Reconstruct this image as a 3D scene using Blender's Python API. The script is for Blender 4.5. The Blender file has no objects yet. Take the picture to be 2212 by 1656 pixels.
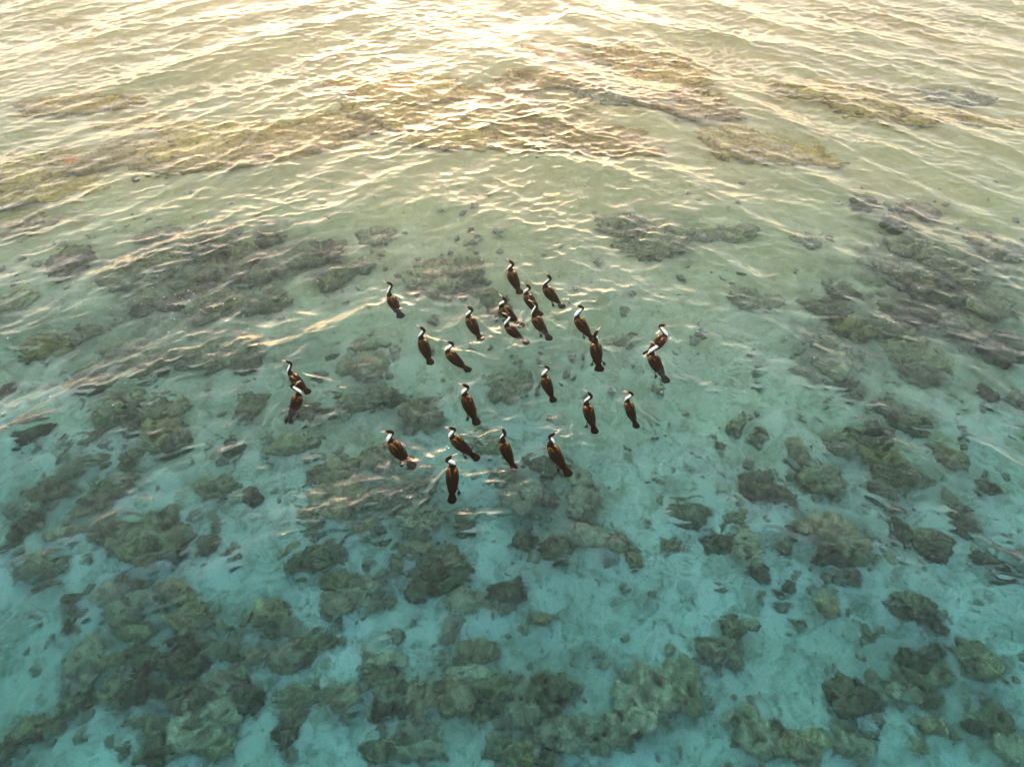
import bpy, math, random
import numpy as np
from mathutils import Vector

rad = math.radians
scene = bpy.context.scene
COL = scene.collection

# ------------------------------------------------------------------ camera
CAM_H, CAM_PITCH, FPX = 10.0, 50.0, 1495.0          # metres, degrees down, focal length in 2212-px units
cam_data = bpy.data.cameras.new("camera")
cam_data.sensor_width = 36.0
cam_data.lens = 36.0 * FPX / 2212.0
cam_data.clip_end = 6000.0
cam = bpy.data.objects.new("camera", cam_data)
cam.location = (0, 0, CAM_H)
cam.rotation_euler = (rad(90 - CAM_PITCH), 0, 0)
COL.objects.link(cam)
scene.camera = cam

# ------------------------------------------------------------------ sky, sun, exposure
SUN_EL, SUN_AZ = 11.0, -6.0                           # azimuth measured from +Y towards +X
world = bpy.data.worlds.new("World")
scene.world = world
world.use_nodes = True
nt = world.node_tree
nt.nodes.clear()
sky = nt.nodes.new("ShaderNodeTexSky")
sky.sky_type = 'NISHITA'
sky.sun_disc = False
sky.sun_elevation = rad(SUN_EL)
sky.sun_rotation = rad(SUN_AZ)
sky.altitude = 0
sky.air_density = 1.2
sky.dust_density = 0.55
sky.ozone_density = 0.0
bg = nt.nodes.new("ShaderNodeBackground")
bg.inputs["Strength"].default_value = 0.15
wo = nt.nodes.new("ShaderNodeOutputWorld")
warm = nt.nodes.new("ShaderNodeMix")                 # warm white balance of the whole evening sky
warm.data_type = 'RGBA'; warm.blend_type = 'MULTIPLY'
warm.inputs[0].default_value = 1.0
warm.inputs[7].default_value = (1.17, 0.955, 0.94, 1)
nt.links.new(sky.outputs[0], warm.inputs[6])
nt.links.new(warm.outputs[2], bg.inputs[0])
nt.links.new(bg.outputs[0], wo.inputs[0])

sun_data = bpy.data.lights.new("sun", 'SUN')
sun_data.energy = 2.9
sun_data.angle = rad(0.5)
sun_data.color = (1.0, 0.72, 0.48)
sun = bpy.data.objects.new("sun", sun_data)
sd = Vector((math.sin(rad(SUN_AZ)) * math.cos(rad(SUN_EL)), math.cos(rad(SUN_AZ)) * math.cos(rad(SUN_EL)), math.sin(rad(SUN_EL))))
sun.rotation_euler = (-sd).to_track_quat('-Z', 'Y').to_euler()
sun.location = sd * 60
COL.objects.link(sun)

vs = scene.view_settings
vs.view_transform = 'Standard'
vs.look = 'None'
vs.gamma = 1.0
vs.use_curve_mapping = False
vs.exposure = 2.05

scene.render.engine = 'CYCLES'
cy = scene.cycles
cy.max_bounces = 8
cy.diffuse_bounces = 2
cy.glossy_bounces = 4
cy.transmission_bounces = 6
cy.volume_bounces = 0
cy.caustics_refractive = True
cy.caustics_reflective = False
cy.blur_glossy = 1.0
cy.sample_clamp_indirect = 6.0
cy.sample_clamp_direct = 12.0
cy.use_adaptive_sampling = True
cy.adaptive_threshold = 0.1
cy.use_denoising = True
try:
    cy.denoiser = 'OPENIMAGEDENOISE'
except Exception:
    pass

# ------------------------------------------------------------------ geometry of the view (photo pixel -> place)
cp, sp = math.cos(rad(CAM_PITCH)), math.sin(rad(CAM_PITCH))

def ray(px, py):
    x, y = (px - 1106.0) / FPX, -(py - 828.0) / FPX
    v = np.array([x, y * sp + cp, y * cp - sp])
    return v / np.linalg.norm(v)

def at(px, py, z=0.0):
    """point of the level plane z that lies under a photo pixel"""
    v = ray(px, py)
    t = (z - CAM_H) / v[2]
    return np.array([v[0] * t, v[1] * t, z])

def bed_z(x, y):
    """depth of the sandy floor: deepest close to the viewer, shoaling towards the reef"""
    d = np.interp(y, [-40, 0, 4, 8, 12, 16, 22, 30, 60], [2.7, 2.4, 2.1, 1.55, 1.05, 0.72, 0.48, 0.45, 1.0])
    return -d + 0.05 * np.sin(x * 0.55 + 1.3) * np.cos(y * 0.47) + 0.03 * np.sin(x * 1.3 + y * 0.9)

def bed_at(px, py):
    """point of the sea floor seen through level water under a photo pixel"""
    v = ray(px, py)
    s = at(px, py)
    n = 1.333
    hx, hy = v[0] / n, v[1] / n
    vz = -math.sqrt(max(1e-6, 1 - hx * hx - hy * hy))
    z = -1.4
    for _ in range(4):
        t = z / vz
        p = s + np.array([hx * t, hy * t, 0])
        z = float(bed_z(p[0], p[1]))
    return np.array([p[0], p[1], z])

# ------------------------------------------------------------------ helpers
rng = np.random.default_rng(7)
random.seed(7)
PERM = rng.permutation(256)
PERM = np.concatenate([PERM, PERM, PERM])
GR = rng.normal(size=(256, 3))
GR /= np.linalg.norm(GR, axis=1)[:, None]

def perlin(p):
    p = np.asarray(p, float)
    i = np.floor(p).astype(int)
    f = p - i
    i &= 255
    u = f * f * f * (f * (f * 6 - 15) + 10)
    out = 0.0
    for dx in (0, 1):
        wx = u[:, 0] if dx else 1 - u[:, 0]
        for dy in (0, 1):
            wy = u[:, 1] if dy else 1 - u[:, 1]
            for dz in (0, 1):
                wz = u[:, 2] if dz else 1 - u[:, 2]
                h = PERM[PERM[PERM[(i[:, 0] + dx) & 255] + ((i[:, 1] + dy) & 255)] + ((i[:, 2] + dz) & 255)] & 255
                g = GR[h]
                out = out + wx * wy * wz * (g[:, 0] * (f[:, 0] - dx) + g[:, 1] * (f[:, 1] - dy) + g[:, 2] * (f[:, 2] - dz))
    return out * 1.6

def mesh_np(name, verts, faces, smooth=True):
    """mesh from numpy verts (n,3) and faces (m,k)"""
    me = bpy.data.meshes.new(name)
    verts = np.ascontiguousarray(verts, dtype=np.float32)
    faces = np.ascontiguousarray(faces, dtype=np.int32)
    m, k = faces.shape
    me.vertices.add(len(verts))
    me.vertices.foreach_set("co", verts.ravel())
    me.loops.add(m * k)
    me.loops.foreach_set("vertex_index", faces.ravel())
    me.polygons.add(m)
    me.polygons.foreach_set("loop_start", np.arange(0, m * k, k, dtype=np.int32))
    me.polygons.foreach_set("loop_total", np.full(m, k, dtype=np.int32))
    if smooth:
        me.polygons.foreach_set("use_smooth", np.ones(m, dtype=bool))
    me.update(calc_edges=True)
    me.validate()
    return me

def link(name, me, mat, parent=None, **props):
    o = bpy.data.objects.new(name, me)
    if me is not None and mat is not None and not me.materials:
        me.materials.append(mat)
    if parent is not None:
        o.parent = parent
    for k, v in props.items():
        if v is not None:
            o[k] = v
    COL.objects.link(o)
    return o

class Nodes:
    def __init__(self, name):
        self.m = bpy.data.materials.new(name)
        self.m.use_nodes = True
        self.t = self.m.node_tree
        self.t.nodes.clear()
        self.out = self.n("ShaderNodeOutputMaterial")
    def n(self, kind, **kw):
        nd = self.t.nodes.new(kind)
        for k, v in kw.items():
            if k in nd.inputs:
                nd.inputs[k].default_value = v
            else:
                setattr(nd, k, v)
        return nd
    def l(self, a, b):
        self.t.links.new(a, b)
    def noise(self, scale, detail=4, rough=0.55, vec=None, dist=0.0):
        nd = self.n("ShaderNodeTexNoise", Scale=scale, Detail=detail, Roughness=rough, Distortion=dist)
        if vec is not None:
            self.l(vec, nd.inputs["Vector"])
        return nd.outputs["Fac"]
    def ramp(self, fac, stops, interp='LINEAR'):
        nd = self.n("ShaderNodeValToRGB")
        nd.color_ramp.interpolation = interp
        e = nd.color_ramp.elements
        while len(e) < len(stops):
            e.new(0.5)
        for el, (p, c) in zip(e, stops):
            el.position = p
            el.color = (c, c, c, 1) if isinstance(c, (int, float)) else (*c, 1)
        self.l(fac, nd.inputs["Fac"])
        return nd.outputs["Color"]
    def mix(self, fac, a, b, mode='MIX'):
        nd = self.n("ShaderNodeMix", data_type='RGBA', blend_type=mode)
        for sock, v in ((nd.inputs[0], fac), (nd.inputs[6], a), (nd.inputs[7], b)):
            if isinstance(v, (int, float)):
                sock.default_value = v
            elif isinstance(v, tuple):
                sock.default_value = (*v, 1)
            else:
                self.l(v, sock)
        return nd.outputs[2]

def smoothstep(a, b, x):
    t = np.clip((x - a) / (b - a), 0, 1)
    return t * t * (3 - 2 * t)

HAZE = 0.0028
# ------------------------------------------------------------------ materials
def make_water():
    k = Nodes("sea_water")
    geo = k.n("ShaderNodeNewGeometry")
    mp = k.n("ShaderNodeMapping")
    mp.inputs["Scale"].default_value = (0.75, 1.25, 1.0)
    k.l(geo.outputs["Position"], mp.inputs["Vector"])
    n1 = k.noise(7.0, 4, 0.6, mp.outputs[0], 0.6)
    bp = k.n("ShaderNodeBump", Strength=1.0, Distance=0.006)
    k.l(n1, bp.inputs["Height"])
    b = k.n("ShaderNodeBsdfPrincipled", Roughness=0.02, IOR=1.333)
    b.inputs["Transmission Weight"].default_value = 1.0
    b.inputs["Base Color"].default_value = (1, 1, 1, 1)
    k.l(bp.outputs[0], b.inputs["Normal"])
    k.l(b.outputs[0], k.out.inputs["Surface"])
    va = k.n("ShaderNodeVolumeAbsorption", Density=0.385)
    va.inputs["Color"].default_value = (0.24, 0.82, 0.885, 1)
    k.l(va.outputs[0], k.out.inputs["Volume"])
    return k.m

def make_sand():
    k = Nodes("sea_sand")
    geo = k.n("ShaderNodeNewGeometry")
    P = geo.outputs["Position"]
    big = k.noise(0.45, 4, 0.6, P)
    mid = k.noise(2.6, 5, 0.62, P, 0.8)
    fine = k.noise(14.0, 4, 0.6, P, 0.4)
    col = k.ramp(big, [(0.35, (0.50, 0.46, 0.36)), (0.65, (0.66, 0.62, 0.51))])
    turf = k.ramp(mid, [(0.46, 0.0), (0.62, 1.0)])
    speck = k.ramp(fine, [(0.46, 0.0), (0.58, 1.0)])
    mm = k.n("ShaderNodeMath", operation='MULTIPLY')
    k.l(turf, mm.inputs[0]); k.l(speck, mm.inputs[1])
    col = k.mix(mm.outputs[0], col, (0.17, 0.16, 0.10))
    soft = k.ramp(mid, [(0.46, 0.0), (0.72, 0.7)])
    col = k.mix(soft, col, (0.25, 0.24, 0.155))
    wide = k.noise(1.05, 4, 0.6, P, 1.0)
    wd = k.ramp(wide, [(0.50, 0.0), (0.72, 0.7)])
    col = k.mix(wd, col, (0.27, 0.25, 0.16))
    bits = k.noise(34.0, 2, 0.5, P)
    bt = k.ramp(bits, [(0.60, 0.0), (0.68, 0.75)])
    col = k.mix(bt, col, (0.14, 0.12, 0.07))
    # algal tan of the shallow flats, with warm evening glare painted in
    sx = k.n("ShaderNodeSeparateXYZ"); k.l(P, sx.inputs[0])
    fl = k.n("ShaderNodeMapRange")
    fl.inputs["From Min"].default_value = 5.0; fl.inputs["From Max"].default_value = 15.0
    fl.inputs["To Min"].default_value = 0.0; fl.inputs["To Max"].default_value = 0.85
    k.l(sx.outputs["Y"], fl.inputs["Value"])
    col = k.mix(fl.outputs[0], col, (0.62, 0.42, 0.19))
    ta = k.n("ShaderNodeAttribute", attribute_name="turf")
    sep = k.n("ShaderNodeSeparateColor"); k.l(ta.outputs["Color"], sep.inputs[0])
    tn = k.ramp(k.noise(5.0, 5, 0.7, P, 0.8), [(0.36, 0.35), (0.60, 1.0)])
    for sock, c_ in ((sep.outputs[0], (0.17, 0.145, 0.078)), (sep.outputs[1], (0.37, 0.215, 0.065))):
        mm2 = k.n("ShaderNodeMath", operation='MULTIPLY')
        k.l(sock, mm2.inputs[0]); k.l(tn, mm2.inputs[1])
        col = k.mix(mm2.outputs[0], col, c_)
    b = k.n("ShaderNodeBsdfPrincipled", Roughness=0.95)
    b.inputs["Specular IOR Level"].default_value = 0.1
    k.l(col, b.inputs["Base Color"])
    bp = k.n("ShaderNodeBump", Strength=0.6, Distance=0.04)
    k.l(fine, bp.inputs["Height"])
    k.l(bp.outputs[0], b.inputs["Normal"])
    k.l(b.outputs[0], k.out.inputs["Surface"])
    return k.m

def make_rock(name, dark, mid_, pale):
    k = Nodes(name)
    tc = k.n("ShaderNodeTexCoord")
    oi = k.n("ShaderNodeObjectInfo")
    sc = k.n("ShaderNodeVectorMath", operation='SCALE')
    k.l(oi.outputs["Random"], sc.inputs["Scale"])
    sc.inputs[0].default_value = (37.0, 19.0, 53.0)
    ad = k.n("ShaderNodeVectorMath", operation='ADD')
    k.l(tc.outputs["Object"], ad.inputs[0]); k.l(sc.outputs[0], ad.inputs[1])
    P = ad.outputs[0]
    n1 = k.noise(3.2, 5, 0.65, P, 0.7)
    n2 = k.noise(11.0, 5, 0.65, P, 0.5)
    n3 = k.noise(38.0, 3, 0.6, P)
    col = k.ramp(n1, [(0.34, dark), (0.50, mid_), (0.68, pale)])
    c2 = k.ramp(n2, [(0.38, 0.0), (0.62, 1.0)])
    col = k.mix(0.5, col, k.mix(c2, dark, pale))
    c3 = k.ramp(n3, [(0.38, 0.45), (0.62, 1.35)])
    col = k.mix(0.7, col, c3, 'MULTIPLY')
    hv = k.n("ShaderNodeHueSaturation")
    k.l(col, hv.inputs["Color"])
    mr = k.n("ShaderNodeMapRange")
    mr.inputs["To Min"].default_value = 0.75
    mr.inputs["To Max"].default_value = 1.25
    k.l(oi.outputs["Random"], mr.inputs["Value"])
    k.l(mr.outputs[0], hv.inputs["Value"])
    b = k.n("ShaderNodeBsdfPrincipled", Roughness=0.95)
    b.inputs["Specular IOR Level"].default_value = 0.1
    k.l(hv.outputs[0], b.inputs["Base Color"])
    bp = k.n("ShaderNodeBump", Strength=0.8, Distance=0.05)
    k.l(n2, bp.inputs["Height"])
    bp2 = k.n("ShaderNodeBump", Strength=0.6, Distance=0.015)
    k.l(n3, bp2.inputs["Height"]); k.l(bp.outputs[0], bp2.inputs["Normal"])
    k.l(bp2.outputs[0], b.inputs["Normal"])
    k.l(b.outputs[0], k.out.inputs["Surface"])
    return k.m

def make_plain(name, col, rough=0.5, spec=0.5, sheen=0.0, var=0.0, scale=40.0):
    k = Nodes(name)
    b = k.n("ShaderNodeBsdfPrincipled", Roughness=rough)
    b.inputs["Specular IOR Level"].default_value = spec
    if var > 0:
        tc = k.n("ShaderNodeTexCoord")
        n = k.noise(scale, 3, 0.6, tc.outputs["Object"])
        c = k.ramp(n, [(0.3, tuple(v * (1 - var) for v in col)), (0.7, tuple(v * (1 + var) for v in col))])
        k.l(c, b.inputs["Base Color"])
    else:
        b.inputs["Base Color"].default_value = (*col, 1)
    k.l(b.outputs[0], k.out.inputs["Surface"])
    return k.m

def make_plumage(name, feathered):
    """plumage colour comes from the mesh's own pattern attribute, broken up by feather edges"""
    k = Nodes(name)
    at_ = k.n("ShaderNodeAttribute", attribute_name="plumage")
    tc = k.n("ShaderNodeTexCoord")
    mp = k.n("ShaderNodeMapping")
    mp.inputs["Scale"].default_value = (14.0, 46.0, 30.0)
    k.l(tc.outputs["Object"], mp.inputs["Vector"])
    n = k.noise(1.0, 4, 0.65, mp.outputs[0], 0.4)
    v = k.ramp(n, [(0.36, 0.15), (0.64, 1.6)])
    col = k.mix(0.8 if feathered else 0.25, at_.outputs["Color"], v, 'MULTIPLY')
    b = k.n("ShaderNodeBsdfPrincipled", Roughness=0.30 if feathered else 0.4)
    b.inputs["Specular IOR Level"].default_value = 0.06 if feathered else 0.04
    b.inputs["Specular Tint"].default_value = (1.0, 0.58, 0.18, 1)
    k.l(col, b.inputs["Base Color"])
    bp = k.n("ShaderNodeBump", Strength=0.5 if feathered else 0.4, Distance=0.012)
    k.l(n, bp.inputs["Height"])
    k.l(bp.outputs[0], b.inputs["Normal"])
    k.l(b.outputs[0], k.out.inputs["Surface"])
    return k.m

M_WATER = make_water()
M_SAND = make_sand()
ROCKS = {
    'dark':  make_rock("dark_olive_rock", (0.081, 0.063, 0.036), (0.170, 0.137, 0.075), (0.340, 0.275, 0.151)),
    'olive': make_rock("olive_rock", (0.129, 0.100, 0.054), (0.276, 0.221, 0.117), (0.460, 0.371, 0.207)),
    'tan':   make_rock("tan_rock", (0.225, 0.169, 0.098), (0.442, 0.338, 0.202), (0.607, 0.488, 0.321)),
    'brown': make_rock("brown_rock", (0.185, 0.125, 0.060), (0.380, 0.262, 0.137), (0.552, 0.401, 0.228)),
    'ochre': make_rock("ochre_rock", (0.163, 0.118, 0.045), (0.358, 0.269, 0.110), (0.543, 0.424, 0.196)),
    'far_dark': make_rock("far_dark_olive_rock", (0.11, 0.090, 0.045), (0.21, 0.170, 0.088), (0.36, 0.29, 0.155)),
    'far_olive': make_rock("far_olive_rock", (0.17, 0.135, 0.068), (0.31, 0.25, 0.132), (0.46, 0.375, 0.21)),
    'gold':  make_rock("golden_brown_reef", (0.28, 0.150, 0.04), (0.50, 0.295, 0.085), (0.66, 0.43, 0.15)),
}
M_BODY = make_plumage("cormorant_plumage", False)
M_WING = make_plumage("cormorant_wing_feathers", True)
M_BILL = make_plain("grey_pink_bill", (0.52, 0.42, 0.36), 0.4, 0.4, var=0.25)
M_POUCH = make_plain("pink_throat_pouch", (0.75, 0.30, 0.25), 0.4)
M_EYE = make_plain("dark_eye", (0.01, 0.03, 0.03), 0.1)
M_FOOT = make_plain("black_webbed_skin", (0.008, 0.006, 0.005), 0.6, 0.1, var=0.3)
M_TAIL = make_plumage("black_tail_feathers", True)
M_TAIL.node_tree.nodes["Principled BSDF"].inputs["Specular IOR Level"].default_value = 0.03
M_TAIL.node_tree.nodes["Principled BSDF"].inputs["Roughness"].default_value = 0.8
M_BUBBLE = make_plain("white_foam_bubble", (0.80, 0.79, 0.75), 0.25, 0.6)
M_WEED = make_plain("orange_brown_seaweed", (0.30, 0.14, 0.05), 0.6, var=0.4, scale=60)

# ------------------------------------------------------------------ birds: where they sit (photo pixels of neck base, tail end, head, bill tip)
BIRDS = [
 # neck          tail          head          bill          label
 ((842,638),(866,685),(841,611),(820,606),"cormorant swimming alone beside the large pale reef patch, bill pointing left, tail fanned"),
 ((1103,581),(1123,631),(1104,566),(1089,556),"farthest cormorant at the top of the flock, its tail touching another bird's bill"),
 ((1137,629),(1166,676),(1140,614),(1122,606),"cormorant between the farthest one and a bird that covers its tail"),
 ((1178,616),(1214,661),(1186,596),(1175,584),"cormorant at the upper right of the tight group, slim neck raised, one foot trailing"),
 ((1084,656),(1126,702),(1089,643),(1075,631),"left cormorant of the tight group, with another bird's head overlapping its flank"),
 ((1155,680),(1186,731),(1155,654),(1139,646),"cormorant in the tight group whose head covers the tail of the bird beyond"),
 ((1095,701),(1137,742),(1099,678),(1082,674),"nearest cormorant of the tight group, broad white cheek and pale bill turned left"),
 ((1012,682),(1038,732),(1015,665),(998,656),"cormorant just below the large pale reef patch, left of the tight group"),
 ((1247,683),(1281,734),(1253,663),(1236,661),"cormorant right of the tight group with a curved white neck and one foot stretched behind"),
 ((1286,736),(1296,804),(1288,719),(1297,707),"cormorant seen straight from behind, bill pointing away, both feet spread beside its tail"),
 ((1437,720),(1397,764),(1432,701),(1452,704),"only cormorant facing right, farther bird of the pair on the right edge of the flock"),
 ((1408,762),(1438,823),(1418,743),(1398,738),"rightmost near cormorant, its head overlapping the bird that faces right"),
 ((910,731),(930,785),(912,711),(899,703),"dark cormorant left of a bird with a broad white neck, upper left of the flock"),
 ((967,758),(1011,801),(973,741),(958,736),"cormorant with a broad white curved neck, body slanting down to the right"),
 ((1176,808),(1195,863),(1180,789),(1164,785),"cormorant alone in the middle of the flock over dark rippled water"),
 ((627,805),(665,847),(622,780),(604,775),"farther cormorant of the left pair, golden lit back and dark neck"),
 ((643,847),(623,908),(633,826),(650,818),"nearer cormorant of the left pair, head turned right and tail split in two"),
 ((1004,850),(1029,912),(1005,833),(985,827),"cormorant with two bright golden shoulders, above the lower row of birds"),
 ((1268,869),(1285,930),(1274,848),(1262,838),"cormorant with a thin white neck line, left neighbour of the open-billed bird"),
 ((1356,864),(1374,920),(1362,845),(1345,839),"cormorant with its bill open showing a pink throat, lower right of the flock"),
 ((843,948),(890,1006),(840,931),(820,932),"leftmost cormorant of the lower row, bill level to the left, both feet showing"),
 ((977,939),(1028,988),(976,923),(955,920),"cormorant with a low neck directly above the nearest bird, bill pointing left"),
 ((1086,947),(1110,1008),(1088,925),(1080,913),"dark cormorant seen from behind in the lower row, bill pointing straight away"),
 ((1189,959),(1227,1023),(1193,939),(1212,931),"rightmost cormorant of the lower row, head turned right with a yellow face"),
 ((977,1007),(977,1083),(971,992),(989,982),"nearest cormorant at the bottom of the flock, black back, bill raised to the right"),
]
BODY_LEN = 0.60          # breast to tail tip
bird_pose = []
for N, T, H, B, lab in BIRDS:
    n = at(*N, 0.09); t = at(*T, 0.0)
    d = (n - t)[:2]; L = float(np.linalg.norm(d)); d = d / L
    h = at(*H, 0.30); b = at(*B, 0.315)
    bd = (b - h)[:2]; bd = bd / np.linalg.norm(bd)
    hv = h[:2] - n[:2]
    l = np.linalg.norm(hv)
    if l > 0.12:
        hv = hv * 0.12 / l
    L = min(max(L, 0.52), 0.66)
    bird_pose.append(dict(n=n[:2], d=d, scale=L / BODY_LEN, head=hv, bill=bd, label=lab))

# ------------------------------------------------------------------ water surface: directional wave spectrum + wakes
DX = 0.04
NG = 1024
X0, Y0 = -20.48, -6.0
kx = 2 * np.pi * np.fft.fftfreq(NG, DX)
KX, KY = np.meshgrid(kx, kx)             # [row=y, col=x]
KK = np.hypot(KX, KY); KK[0, 0] = 1e-6
TH = np.arctan2(KY, KX)

def train(theta, lam_lo, lam_hi, slope, spread, seed, power=-1.0, crest=1.0):
    """random wave train heading `theta` (deg) with wavelengths lam_lo..lam_hi and a given rms slope"""
    r = np.random.default_rng(seed)
    k_hi, k_lo = 2 * np.pi / lam_lo, 2 * np.pi / lam_hi
    band = np.exp(-(KK / k_hi) ** 4) * np.exp(-(k_lo / KK) ** 4)
    dirn = np.abs(np.cos(TH - rad(theta))) ** spread
    amp = KK ** (power - 1.0) * band * dirn
    amp[0, 0] = 0
    c = amp * (r.normal(size=KK.shape) + 1j * r.normal(size=KK.shape))
    sx = np.real(np.fft.ifft2(1j * KX * c)); sy = np.real(np.fft.ifft2(1j * KY * c))
    s = slope / math.sqrt(float(np.mean(sx ** 2 + sy ** 2)))
    h = np.real(np.fft.ifft2(c)) * s
    dx_ = np.real(np.fft.ifft2(1j * KX / KK * c)) * s
    dy_ = np.real(np.fft.ifft2(1j * KY / KK * c)) * s
    return np.stack([h, dx_ * crest, dy_ * crest])

gx = X0 + DX * np.arange(NG)
gy = Y0 + DX * np.arange(NG)
GX, GY = np.meshgrid(gx, gy)
wl = 0.88 - 0.76 * smoothstep(-9, 9, GX + 0.1 * (GY - 12))        # crests leaning '/' on the left ...
wr = 1 - wl                                             # ... and '\' on the right
far = smoothstep(1.5, 8.5, GY)
W_left = train(130, 0.45, 2.6, 0.115, 6, 1) + train(122, 0.15, 0.75, 0.12, 3, 2, crest=1.6)
W_right = train(48, 0.45, 2.6, 0.115, 6, 3) + train(57, 0.15, 0.75, 0.12, 3, 4, crest=1.6)
W_swell = train(122, 1.8, 5.0, 0.08, 6, 11) * wl + train(58, 1.8, 5.0, 0.08, 6, 12) * wr
W_cross = W_swell + train(92, 0.30, 1.4, 0.045, 1, 5) + train(85, 0.14, 0.4, 0.05, 1, 6)
calm = 0.50 + 0.66 * far
patch = 0.75 + 0.5 * perlin(np.stack([GX.ravel() * 0.28, GY.ravel() * 0.28, np.full(GX.size, 3.3)], 1)).reshape(GX.shape)
gust = np.clip(0.9 + 1.3 * perlin(np.stack([GX.ravel() * 0.5 + 40, GY.ravel() * 0.38, np.full(GX.size, 8.1)], 1)).reshape(GX.shape), 0.25, 1.9)
W_fine = train(96, 0.14, 0.42, 0.10, 1.5, 21, crest=1.6) * gust   # cat's paws of short ripples
stir = np.zeros_like(GX)                                # paddling birds ruffle the water round them
for bp_ in bird_pose:
    c_ = bp_['n'] - bp_['d'] * 0.4
    stir = np.maximum(stir, np.exp(-((GX - c_[0]) ** 2 + (GY - c_[1]) ** 2) / 0.8 ** 2))
calm = calm + 0.35 * stir
W = (W_left * wl + W_right * wr + W_cross + W_fine) * calm * np.clip(patch, 0.35, 1.3)
HW, DXW, DYW = W
# wakes: a pair of arms behind every breast and small rings round the body
for bp_ in bird_pose:
    n, d = bp_['n'], bp_['d']
    u = -((GX - n[0]) * d[0] + (GY - n[1]) * d[1]) + 0.06
    v = (GX - n[0]) * -d[1] + (GY - n[1]) * d[0]
    near = (np.abs(u) < 3) & (np.abs(v) < 2)
    uu, vv = u[near], np.abs(v[near])
    wob = 0.05 * np.sin(9 * uu + n[0] * 7)
    arm = 0.09 + 0.42 * uu + wob
    w_ = 0.035 + 0.03 * uu
    fall = np.exp(-np.maximum(uu, 0) / 0.75) * smoothstep(-0.12, 0.02, uu)
    a = 0.044 * fall * np.exp(-((vv - arm) / w_) ** 2) - 0.014 * fall * np.exp(-((vv - arm + 0.10) / (w_ * 1.2)) ** 2)
    rr = np.hypot(uu - 0.65, vv)
    a += 0.008 * np.cos(rr * 34) * np.exp(-(rr / 0.42) ** 2)
    HW[near] += a

# sharp, choppy crests: move the points sideways as a trochoidal wave does
chop = 1.4
VX = GX - (-DXW) * chop
VY = GY - (-DYW) * chop

def water_height(x, y):
    j = np.clip(((np.asarray(x) - X0) / DX).round().astype(int), 0, NG - 1)
    i = np.clip(((np.asarray(y) - Y0) / DX).round().astype(int), 0, NG - 1)
    return HW[i, j]

j0, j1 = int((-20 - X0) / DX), int((20 - X0) / DX)
i0, i1 = int((-3 - Y0) / DX), int((31 - Y0) / DX)
fx = np.concatenate([[-2500, -600, -150, -60, -32], gx[j0:j1], [32, 60, 150, 600, 2500]])
fy = np.concatenate([[-800, -200, -60, -15], gy[i0:i1], [42, 70, 160, 600, 2500]])
FX, FY = np.meshgrid(fx, fy)
FZ = np.zeros_like(FX)
ea = smoothstep(0, 1.5, np.minimum.reduce([gx[None, j0:j1] - gx[j0] + 0 * gy[i0:i1, None], gx[j1 - 1] - gx[None, j0:j1] + 0 * gy[i0:i1, None],
                                           gy[i0:i1, None] - gy[i0] + 0 * gx[None, j0:j1], gy[i1 - 1] - gy[i0:i1, None] + 0 * gx[None, j0:j1]]))
sl = (slice(4, 4 + i1 - i0), slice(5, 5 + j1 - j0))
FX[sl] += (VX - GX)[i0:i1, j0:j1] * ea
FY[sl] += (VY - GY)[i0:i1, j0:j1] * ea
FZ[sl] = HW[i0:i1, j0:j1] * ea
R_, C_ = FX.shape
V = np.stack([FX.ravel(), FY.ravel(), FZ.ravel()], 1)
idx = np.arange(R_ * C_).reshape(R_, C_)
F = np.stack([idx[:-1, :-1], idx[:-1, 1:], idx[1:, 1:], idx[1:, :-1]], -1).reshape(-1, 4)
# close the body of water: walls and a floor well under the sea bed
border = np.concatenate([idx[0, :], idx[1:, -1], idx[-1, -2::-1], idx[-2:0:-1, 0]])
low = V[border].copy(); low[:, 2] = -8.0
b0 = len(V)
V = np.concatenate([V, low])
nb = len(border)
q = np.arange(nb); q2 = (q + 1) % nb
side = np.stack([border[q], b0 + q, b0 + q2, border[q2]], 1)
cidx = len(V)
V = np.concatenate([V, [[0, 0, -8.0]]])
fan = np.stack([b0 + q2, b0 + q, np.full(nb, cidx), np.full(nb, cidx)], 1)
me = bpy.data.meshes.new("sea_water")
tri = fan[:, :3]
allq = np.concatenate([F, side])
nq, ntri = len(allq), len(tri)
me.vertices.add(len(V)); me.vertices.foreach_set("co", V.astype(np.float32).ravel())
me.loops.add(nq * 4 + ntri * 3)
me.loops.foreach_set("vertex_index", np.concatenate([allq.ravel(), tri.ravel()]).astype(np.int32))
me.polygons.add(nq + ntri)
ls = np.concatenate([np.arange(nq) * 4, nq * 4 + np.arange(ntri) * 3]).astype(np.int32)
me.polygons.foreach_set("loop_start", ls)
me.polygons.foreach_set("loop_total", np.concatenate([np.full(nq, 4), np.full(ntri, 3)]).astype(np.int32))
sm = np.ones(nq + ntri, dtype=bool); sm[len(F):] = False
me.polygons.foreach_set("use_smooth", sm)
me.update(calc_edges=True)
link("sea_water", me, M_WATER, kind="structure")

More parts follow.
